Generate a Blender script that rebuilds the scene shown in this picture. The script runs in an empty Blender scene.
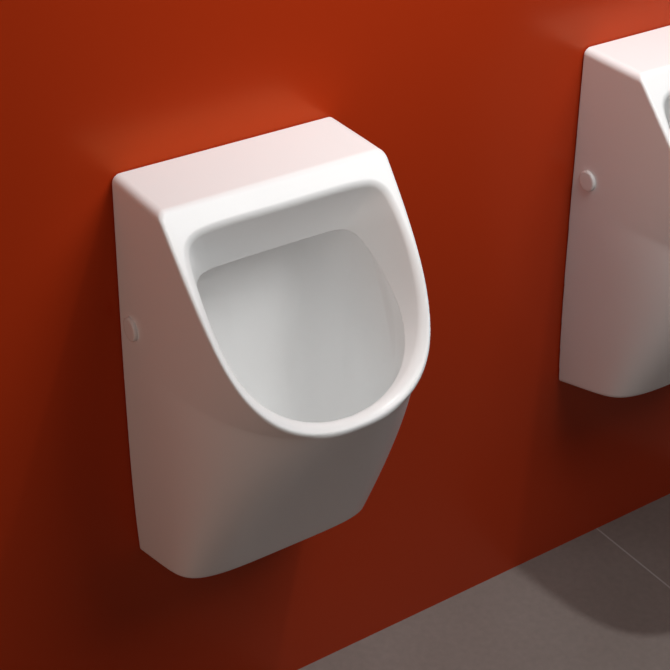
import bpy, math
import numpy as np
from mathutils import Matrix

scene = bpy.context.scene
col = scene.collection

# ------------------------------------------------------------------ helpers
def tag(o, label=None, cat=None, group=None, kind=None):
    if label: o['label'] = label
    if cat: o['category'] = cat
    if group: o['group'] = group
    if kind: o['kind'] = kind
    return o

def mesh_obj(name, verts, faces, mat, parent=None, smooth=False):
    me = bpy.data.meshes.new(name)
    me.from_pydata([tuple(v) for v in verts], [], [tuple(f) for f in faces])
    me.materials.append(mat)
    if smooth:
        me.polygons.foreach_set('use_smooth', [True] * len(me.polygons))
    me.update()
    o = bpy.data.objects.new(name, me)
    col.objects.link(o)
    if parent: o.parent = parent
    return o

def box(x0, x1, y0, y1, z0, z1):
    v = [(x, y, z) for x in (x0, x1) for y in (y0, y1) for z in (z0, z1)]
    f = [(0, 1, 3, 2), (4, 6, 7, 5), (0, 4, 5, 1), (2, 3, 7, 6), (0, 2, 6, 4), (1, 5, 7, 3)]
    return v, f

def principled(name, color, rough, **kw):
    m = bpy.data.materials.new(name)
    m.use_nodes = True
    b = m.node_tree.nodes['Principled BSDF']
    b.inputs['Base Color'].default_value = (*color, 1)
    b.inputs['Roughness'].default_value = rough
    for k, v in kw.items():
        b.inputs[k.replace('_', ' ')].default_value = v
    return m, b

# ------------------------------------------------------------------ materials
ceramic, _ = principled('glazed_ceramic', (0.935, 0.93, 0.925), 0.30, Specular_IOR_Level=0.32, Coat_Weight=0.10, Coat_Roughness=0.05, IOR=1.5)
cap_mat, _ = principled('white_plastic', (0.90, 0.89, 0.88), 0.25)

# satin orange-red lacquer with a very faint unevenness
wall_mat, b = principled('orange_red_satin_paint', (0.462, 0.036, 0.0065), 0.27)
nt = wall_mat.node_tree
b.inputs['Specular IOR Level'].default_value = 0.65
b.inputs['Specular Tint'].default_value = (1.0, 0.32, 0.06, 1)
tc = nt.nodes.new('ShaderNodeTexCoord')
nz = nt.nodes.new('ShaderNodeTexNoise'); nz.inputs['Scale'].default_value = 260; nz.inputs['Detail'].default_value = 3
bp = nt.nodes.new('ShaderNodeBump'); bp.inputs['Strength'].default_value = 0.03; bp.inputs['Distance'].default_value = 0.001
nt.links.new(tc.outputs['Object'], nz.inputs['Vector'])
nt.links.new(nz.outputs['Fac'], bp.inputs['Height'])
nt.links.new(bp.outputs['Normal'], b.inputs['Normal'])

# large grey-brown floor tiles: grout from world position
floor_mat, b = principled('grey_stone_tile', (0.2, 0.16, 0.15), 0.42)
nt = floor_mat.node_tree
L = nt.links.new
def N(t, **kw):
    n = nt.nodes.new(t)
    for k, v in kw.items(): setattr(n, k, v)
    return n
TILE, GX, GY, GW = 0.60, 0.702, -0.42, 0.0030
tc = N('ShaderNodeTexCoord'); sep = N('ShaderNodeSeparateXYZ'); L(tc.outputs['Object'], sep.inputs[0])
def grout(axis, off):
    a = N('ShaderNodeMath', operation='SUBTRACT'); L(sep.outputs[axis], a.inputs[0]); a.inputs[1].default_value = off - TILE * 40
    d = N('ShaderNodeMath', operation='DIVIDE'); L(a.outputs[0], d.inputs[0]); d.inputs[1].default_value = TILE
    f = N('ShaderNodeMath', operation='FRACT'); L(d.outputs[0], f.inputs[0])
    h = N('ShaderNodeMath', operation='PINGPONG'); L(d.outputs[0], h.inputs[0]); h.inputs[1].default_value = 0.5
    c = N('ShaderNodeMath', operation='LESS_THAN'); L(h.outputs[0], c.inputs[0]); c.inputs[1].default_value = GW / TILE / 2
    fl = N('ShaderNodeMath', operation='FLOOR'); L(d.outputs[0], fl.inputs[0])
    return c, fl
cx, fx = grout('X', GX); cy, fy = grout('Y', GY)
mx = N('ShaderNodeMath', operation='MAXIMUM'); L(cx.outputs[0], mx.inputs[0]); L(cy.outputs[0], mx.inputs[1])
n1 = N('ShaderNodeTexNoise'); n1.inputs['Scale'].default_value = 6; n1.inputs['Detail'].default_value = 6
n2 = N('ShaderNodeTexNoise'); n2.inputs['Scale'].default_value = 90; n2.inputs['Detail'].default_value = 4
L(tc.outputs['Object'], n1.inputs['Vector']); L(tc.outputs['Object'], n2.inputs['Vector'])
r1 = N('ShaderNodeMixRGB'); r1.inputs[1].default_value = (0.215, 0.176, 0.158, 1); r1.inputs[2].default_value = (0.262, 0.222, 0.204, 1)
L(n1.outputs['Fac'], r1.inputs[0])
r2 = N('ShaderNodeMixRGB', blend_type='MULTIPLY'); r2.inputs[0].default_value = 0.25
L(r1.outputs[0], r2.inputs[1]); L(n2.outputs['Fac'], r2.inputs[2])
r3 = N('ShaderNodeMixRGB'); r3.inputs[2].default_value = (0.34, 0.31, 0.30, 1)
L(mx.outputs[0], r3.inputs[0]); L(r2.outputs[0], r3.inputs[1]); L(r3.outputs[0], b.inputs['Base Color'])
bp = N('ShaderNodeBump'); bp.inputs['Strength'].default_value = 0.3; bp.inputs['Distance'].default_value = 0.001; bp.invert = True
L(mx.outputs[0], bp.inputs['Height']); L(bp.outputs['Normal'], b.inputs['Normal'])

# ------------------------------------------------------------------ setting
v, f = box(-2.6, 4.6, 0.0, 0.12, 0.0, 3.2)
tag(mesh_obj('wall_back', v, f, wall_mat), kind='structure')
v, f = box(-2.6, 4.6, -3.4, 0.12, -0.10, 0.0)
tag(mesh_obj('floor', v, f, floor_mat), kind='structure')

# ------------------------------------------------------------------ urinal body
# An implicit solid (in metres; x across, d = distance from the wall, z = height
# above the floor) polygonised with surface nets and projected on its surface.
ZT, ZB = 0.891, 0.339          # top and underside
DT, K = 0.107, 0.78            # depth of the top slab, lean of the rim plane
TN = math.hypot(K, 1.0)
tvec = (K / TN, -1.0 / TN)     # (d, z) direction running down the rim plane
nvec = (-1.0 / TN, -K / TN)    # into the body

def chaikin(p, n):
    p = np.array(p, float)
    for _ in range(n):
        q = 0.75 * p[:-1] + 0.25 * p[1:]; r = 0.25 * p[:-1] + 0.75 * p[1:]
        m = np.empty((2 * len(q), 2)); m[0::2] = q; m[1::2] = r
        p = np.vstack([p[:1], m, p[-1:]])
    return p

class Poly:
    """signed distance of a closed, left-right symmetric outline, on a grid"""
    def __init__(self, half, b0, b1, lo, hi, h=0.002):
        half = chaikin(half, 3)
        pts = np.vstack([half, (half * [-1, 1])[::-1]])
        keep = np.hypot(*(pts - np.roll(pts, 1, 0)).T) > 1e-7
        pts = pts[keep]
        self.lo = np.array(lo); self.h = h
        nx, ny = [int(round((hi[i] - lo[i]) / h)) + 1 for i in (0, 1)]
        gx = lo[0] + h * np.arange(nx); gy = lo[1] + h * np.arange(ny)
        X, Y = np.meshgrid(gx, gy, indexing='ij')
        best = np.full(X.shape, 1e9); inside = np.zeros(X.shape, bool)
        n = len(pts)
        for i in range(n):
            a = pts[i]; c = pts[(i + 1) % n]; e = c - a
            wx = X - a[0]; wy = Y - a[1]
            t = np.clip((wx * e[0] + wy * e[1]) / (e @ e), 0, 1)
            best = np.minimum(best, (wx - e[0] * t) ** 2 + (wy - e[1] * t) ** 2)
            if a[1] != c[1]:
                cond = (a[1] > Y) != (c[1] > Y)
                inside ^= cond & (X < a[0] + (Y - a[1]) * (c[0] - a[0]) / (c[1] - a[1]))
        self.g = np.sqrt(best) * np.where(inside, -1, 1)
        k = np.array([1, 4, 6, 4, 1]) / 16.0      # light smoothing: rounder normals
        for ax in (0, 1):
            p = np.pad(self.g, [(2, 2) if a == ax else (0, 0) for a in (0, 1)], mode='reflect', reflect_type='odd')
            self.g = sum(k[j] * np.take(p, range(j, j + self.g.shape[ax]), axis=ax) for j in range(5))
    def __call__(self, x, y):
        gx = np.clip((x - self.lo[0]) / self.h, 1, self.g.shape[0] - 3.001)
        gy = np.clip((y - self.lo[1]) / self.h, 1, self.g.shape[1] - 3.001)
        i = gx.astype(int); j = gy.astype(int); u = gx - i; w = gy - j
        def cr(t):   # quadratic-smooth (cubic B-spline) weights
            return ((1 - t) ** 3 / 6, (3 * t ** 3 - 6 * t ** 2 + 4) / 6, (-3 * t ** 3 + 3 * t ** 2 + 3 * t + 1) / 6, t ** 3 / 6)
        cu, cw = cr(u), cr(w)
        out = 0
        for a in range(4):
            for b_ in range(4):
                out = out + cu[a] * cw[b_] * self.g[i + a - 1, j + b_ - 1]
        return out

# openings in the rim plane: (x, t)
LIM2 = dict(lo=(-0.26, -0.10), hi=(0.26, 0.40))
open_rim = Poly([(0, .0330), (.06, .0325), (.10, .033), (.122, .0365), (.1335, .049), (.1365, .072), (.1375, .11), (.1355, .155),
                 (.1275, .195), (.113, .228), (.090, .254), (.058, .273), (.025, .2805), (0, .2815)], 0, 0, **LIM2)
open_in = Poly([(0, .0720), (.05, .072), (.086, .0725), (.102, .077), (.1105, .089), (.1145, .110), (.118, .145), (.117, .180),
                (.109, .213), (.091, .243), (.063, .265), (.030, .2765), (0, .279)], 0, 0, **LIM2)

# half-width at the wall against height, smoothed by a polynomial
zz = np.array([.93, .891, .838, .764, .66, .60, .54, .471, .4215, .38, .34, .30])
ww = np.array([.1533, .1530, .1523, .1510, .1493, .1482, .1467, .1437, .1395, .1357, .1310, .1255])
WP = np.polyfit(zz - .6, ww, 4)

def rmax(a, b, r):
    return np.minimum(-r, np.maximum(a, b)) + np.sqrt(np.maximum(r + a, 0) ** 2 + np.maximum(r + b, 0) ** 2)
def rmin(a, b, r):
    return -rmax(-a, -b, r)

def half_width(z):
    return np.polyval(WP, z - .6) + 0.0054 * np.clip((.6 - z) / .26, 0, 1.2) ** 2

def plan(x, d, z):
    """rounded-U plan outline: nearly ruled from the lip down to the underside"""
    v = np.minimum((0.665 - z) / 0.326, 1.2)
    u = np.where(v > 0, v + 0.052 * v * (1 - v), 1.547 * v)
    D = (1 - u) * 0.2918 + u * 0.1205
    ve = np.sqrt(np.maximum(v, 0) ** 2 + 0.001) - 0.0316
    n = (1 - ve) * 2.263 + ve * 4.65
    m = (1 - ve) * 3.50 + ve * 9.235
    X = (np.sqrt(x * x + 0.006 ** 2) - 0.006) / (half_width(z) - 0.0059); Y = np.maximum(d, 1e-5) / D
    X = np.maximum(X, 1e-4)
    q = X ** n + Y ** m
    gx = n * X ** (n - 1) / half_width(z); gd = m * Y ** (m - 1) / D
    k = 1.0 / np.maximum(n, m)
    G = q ** k
    return (G - 1) / np.maximum(k * G / q * np.hypot(gx, gd), 2.0)

def sdf(P):
    x, d, z = P[:, 0], P[:, 1], P[:, 2]
    t = (d - DT) * tvec[0] + (z - ZT) * tvec[1]
    s = (d - DT) * nvec[0] + (z - ZT) * nvec[1]
    s = s + 0.0055 * np.sin(np.pi * np.clip(t / 0.30, 0, 1))     # the rim bows out a little
    pl = plan(x, d, z)
    o = rmax(pl, z - ZT, 0.0110)              # rounded side edges of the top
    o = rmax(o, -s, 0.0040)                   # crisp rim edge
    o = rmax(o, (ZB + 0.308 * d - z) / 1.046, 0.0060)
    o = rmax(o, -d, 0.0020)
    # mouth: a funnel from the rim down to the inner lip
    s2 = 0.066 - 0.235 * (t - 0.0714)
    s2 = np.maximum(s2, 0.014)
    q = np.clip(s / s2, -0.3, 1.3)
    mouth = (1 - q) * open_rim(x, t) + q * open_in(x, t)
    mouth = np.maximum(mouth, s - s2 - 0.004)
    # bowl behind the inner lip
    # a shallow flushing groove runs behind the inner lip, then the bowl proper
    s3 = 0.062 + 0.13 * (t - 0.05)
    wide = rmax(np.abs(x) - half_width(z) + 0.0165, s - s3, 0.012)
    main = rmax(np.abs(x) - half_width(z) + 0.0240, 0.028 - d, 0.060)
    bowl = rmax(rmin(wide, main, 0.006), 0.028 - d, 0.004)
    bowl = rmax(bowl, z - 0.868, 0.02)
    bowl = rmax(bowl, 0.435 - z, 0.15)
    bowl = rmax(bowl, pl + 0.0150, 0.012)
    bowl = rmax(bowl, s2 - s, 0.004)
    cav = rmin(mouth, bowl, 0.0035)
    return rmax(o, -cav, 0.0060 + 0.0060 * np.clip((t - 0.10) / 0.10, 0, 1))

def surface_nets(h):
    lo = np.array([-0.166, -0.012, 0.325]); hi = np.array([0.166, 0.304, 0.905])
    n = np.ceil((hi - lo) / h).astype(int) + 1
    ax = [lo[i] + h * np.arange(n[i]) for i in range(3)]
    F = np.empty(n)
    for i in range(n[0]):
        Y, Z = np.meshgrid(ax[1], ax[2], indexing='ij')
        F[i] = sdf(np.column_stack([np.full(Y.size, ax[0][i]), Y.ravel(), Z.ravel()])).reshape(Y.shape)
    S = F < 0
    c = [S[a:n[0] - 1 + a, b_:n[1] - 1 + b_, e:n[2] - 1 + e] for a in (0, 1) for b_ in (0, 1) for e in (0, 1)]
    tot = sum(k.astype(int) for k in c)
    act = (tot > 0) & (tot < 8)
    ids = -np.ones(act.shape, int); idx = np.argwhere(act); ids[act] = np.arange(len(idx))
    acc = np.zeros((len(idx), 3)); cnt = np.zeros(len(idx))
    offs = [(a, b_, e) for a in (0, 1) for b_ in (0, 1) for e in (0, 1)]
    for p in offs:
        for k in range(3):
            if p[k] == 1: continue
            r = list(p); r[k] = 1
            fa = F[idx[:, 0] + p[0], idx[:, 1] + p[1], idx[:, 2] + p[2]]
            fb = F[idx[:, 0] + r[0], idx[:, 1] + r[1], idx[:, 2] + r[2]]
            m = (fa < 0) != (fb < 0)
            tt = np.where(m, fa / np.where(m, fa - fb, 1), 0)
            pos = np.array(p, float)[None].repeat(len(idx), 0); pos[:, k] += tt
            acc += pos * m[:, None]; cnt += m
    V = lo + h * (idx + acc / cnt[:, None])
    quads = []
    for k in range(3):
        u, w = (k + 1) % 3, (k + 2) % 3
        sl0 = [slice(None)] * 3; sl1 = [slice(None)] * 3
        sl0[k] = slice(0, -1); sl1[k] = slice(1, None)
        cross = S[tuple(sl0)] != S[tuple(sl1)]
        e = np.argwhere(cross)
        e = e[(e[:, u] > 0) & (e[:, w] > 0) & (e[:, u] < n[u] - 1) & (e[:, w] < n[w] - 1)]
        flip = S[e[:, 0], e[:, 1], e[:, 2]]
        def cell(du, dw):
            q = e.copy(); q[:, u] -= du; q[:, w] -= dw
            return ids[q[:, 0], q[:, 1], q[:, 2]]
        Q = np.column_stack([cell(1, 1), cell(0, 1), cell(0, 0), cell(1, 0)])
        Q[~flip] = Q[~flip][:, ::-1]
        quads.append(Q)
    return V, np.vstack(quads)

def grad(V, e=4e-4):
    G = np.empty_like(V)
    for k in range(3):
        D = np.zeros(3); D[k] = e
        G[:, k] = (sdf(V + D) - sdf(V - D)) / (2 * e)
    return G

V, Q = surface_nets(0.0025)
for _ in range(4):
    G = grad(V); f0 = sdf(V)
    step = -f0[:, None] * G / np.maximum((G * G).sum(1), 0.1)[:, None]
    ln = np.linalg.norm(step, axis=1, keepdims=True)
    V = V + step * np.minimum(1, 0.0015 / np.maximum(ln, 1e-9))
G = grad(V, 6e-4)
NRM = G / np.maximum(np.linalg.norm(G, axis=1, keepdims=True), 1e-9)
# to Blender axes: y = -d
V = np.column_stack([V[:, 0], -V[:, 1] - 0.0012, V[:, 2] - ZB]); NRM = np.column_stack([NRM[:, 0], -NRM[:, 1], NRM[:, 2]])
Q = Q[:, ::-1]

me = bpy.data.meshes.new('body')
me.vertices.add(len(V)); me.vertices.foreach_set('co', V.ravel())
me.loops.add(len(Q) * 4); me.loops.foreach_set('vertex_index', Q.ravel().astype(np.int32))
me.polygons.add(len(Q)); me.polygons.foreach_set('loop_start', (np.arange(len(Q)) * 4).astype(np.int32))
me.polygons.foreach_set('loop_total', np.full(len(Q), 4, np.int32))
me.polygons.foreach_set('use_smooth', np.ones(len(Q), bool))
me.materials.append(ceramic)
me.update(calc_edges=True); me.validate()
if len(me.vertices) == len(NRM):
    me.normals_split_custom_set_from_vertices([tuple(n) for n in NRM])

urinal = bpy.data.objects.new('urinal', None)
urinal.empty_display_size = 0.1
col.objects.link(urinal)
urinal.location = (0, 0, ZB)
body = bpy.data.objects.new('body', me); col.objects.link(body); body.parent = urinal

# ------------------------------------------------------------------ round mounting caps
def cap_mesh(name, side):
    prof = [(0.0148, -0.004), (0.0148, 0.0020), (0.0151, 0.0030), (0.0149, 0.0042), (0.0143, 0.0050), (0.0134, 0.0054),
            (0.0120, 0.0055), (0.0080, 0.0055), (0.0030, 0.0055)]
    n = 48; vs = []; fs = []
    for r, h in prof:
        for i in range(n):
            a = 2 * math.pi * i / n
            vs.append((h, r * math.cos(a), r * math.sin(a)))
    for k in range(len(prof) - 1):
        for i in range(n):
            j = (i + 1) % n
            fs.append((k * n + i, k * n + j, (k + 1) * n + j, (k + 1) * n + i))
    vs.append((0.0055, 0, 0)); c = len(vs) - 1
    for i in range(n): fs.append(((len(prof) - 1) * n + i, (len(prof) - 1) * n + (i + 1) % n, c))
    if side < 0:
        vs = [(-x, y, z) for x, y, z in vs]; fs = [tuple(reversed(q)) for q in fs]
    return mesh_obj(name, vs, fs, cap_mat, urinal, smooth=True)
CD, CZ = 0.0335, 0.7012
xs = np.linspace(0.12, 0.16, 801)
xc = float(xs[np.argmin(np.abs(sdf(np.column_stack([xs, np.full(801, CD), np.full(801, CZ)]))))])
for side in (-1, 1):
    c = cap_mesh('mounting_cap', side)
    c.location = (side * (xc - 0.0004), -CD, CZ - ZB)

# ------------------------------------------------------------------ second urinal
SPACING = 0.7150
def copy_tree(o, parent=None):
    c = o.copy(); col.objects.link(c); c.parent = parent
    for ch in list(o.children): copy_tree(ch, c)
    return c
second = copy_tree(urinal)
second.location.x += SPACING
tag(urinal, 'white ceramic wall-hung urinal shown whole, with its open bowl facing the room', 'urinal', 'urinals on the orange-red wall')
tag(second, 'white ceramic wall-hung urinal at the right, its bowl cut off by the picture edge', 'urinal', 'urinals on the orange-red wall')

# ------------------------------------------------------------------ light
def area(name, loc, target, size, power, color=(1, 1, 1), shape='DISK', size_y=None, spread=None):
    l = bpy.data.lights.new(name, 'AREA'); l.shape = shape; l.size = size
    if size_y: l.size_y = size_y
    l.energy = power; l.color = color
    if spread: l.spread = spread
    o = bpy.data.objects.new(name, l); col.objects.link(o); o.location = loc
    import mathutils
    o.rotation_euler = (mathutils.Vector(target) - mathutils.Vector(loc)).to_track_quat('-Z', 'Y').to_euler()
    return o
area('ceiling_downlight', (0.66, -0.40, 3.15), (0.72, -0.42, 0.0), 0.07, 5.2, (0.98, 1.0, 1.0), spread=1.4)
area('overhead_soft_light', (0.72, -1.15, 2.15), (0.25, 0.0, 1.12), 0.9, 4.7, (0.98, 1.0, 1.0), 'SQUARE', spread=1.9)  # unseen broad source for the soft light from front above
area('upper_wall_fill', (0.30, -0.72, 2.0), (0.30, 0.0, 1.25), 0.6, 2.7, (0.98, 1.0, 1.0), 'SQUARE', spread=2.0)  # added fill to brighten the upper wall, not a known fixture
area('overhead_soft_light', (-1.3, -1.3, 2.1), (0.2, 0.0, 0.9), 0.9, 1.6, (1.0, 1.0, 1.0), 'SQUARE', spread=2.0)  # weak soft fill added from the left, no known lamp there
area('side_fill', (-2.4, -0.9, 1.3), (0.0, -0.9, 1.3), 1.6, 7.8, (1.0, 0.62, 0.45), 'SQUARE')

w = bpy.data.worlds.new('room_light'); scene.world = w; w.use_nodes = True
bg = w.node_tree.nodes['Background']
bg.inputs[0].default_value = (1.0, 0.97, 0.94, 1); bg.inputs[1].default_value = 0.008

# ------------------------------------------------------------------ camera
F, YAW, PITCH, ROLL = 1608.6, 0.60752, 0.47567, 0.024818
cam = bpy.data.cameras.new('camera'); co = bpy.data.objects.new('camera', cam); col.objects.link(co)
cy_, sy_ = math.cos(YAW), math.sin(YAW); cp, sp = math.cos(PITCH), math.sin(PITCH); cr_, sr_ = math.cos(ROLL), math.sin(ROLL)
fwd = np.array([sy_ * cp, cy_ * cp, -sp]); right = np.array([cy_, -sy_, 0.0]); up = np.cross(right, fwd)
r2 = right * cr_ + up * sr_; u2 = -right * sr_ + up * cr_
M = Matrix(((r2[0], u2[0], -fwd[0], -0.86690), (r2[1], u2[1], -fwd[1], -1.47251), (r2[2], u2[2], -fwd[2], 1.72986), (0, 0, 0, 1)))
co.matrix_world = M
cam.sensor_width = 36; cam.sensor_fit = 'HORIZONTAL'
cam.lens = F / 670 * 36
cam.shift_y = -160 / 670
cam.clip_start = 0.01
scene.camera = co

scene.view_settings.view_transform = 'Standard'
scene.view_settings.look = 'None'
scene.view_settings.exposure = 0
scene.view_settings.gamma = 1
scene.view_settings.use_curve_mapping = False
scene.cycles.use_denoising = True
scene.cycles.max_bounces = 10
scene.cycles.diffuse_bounces = 6
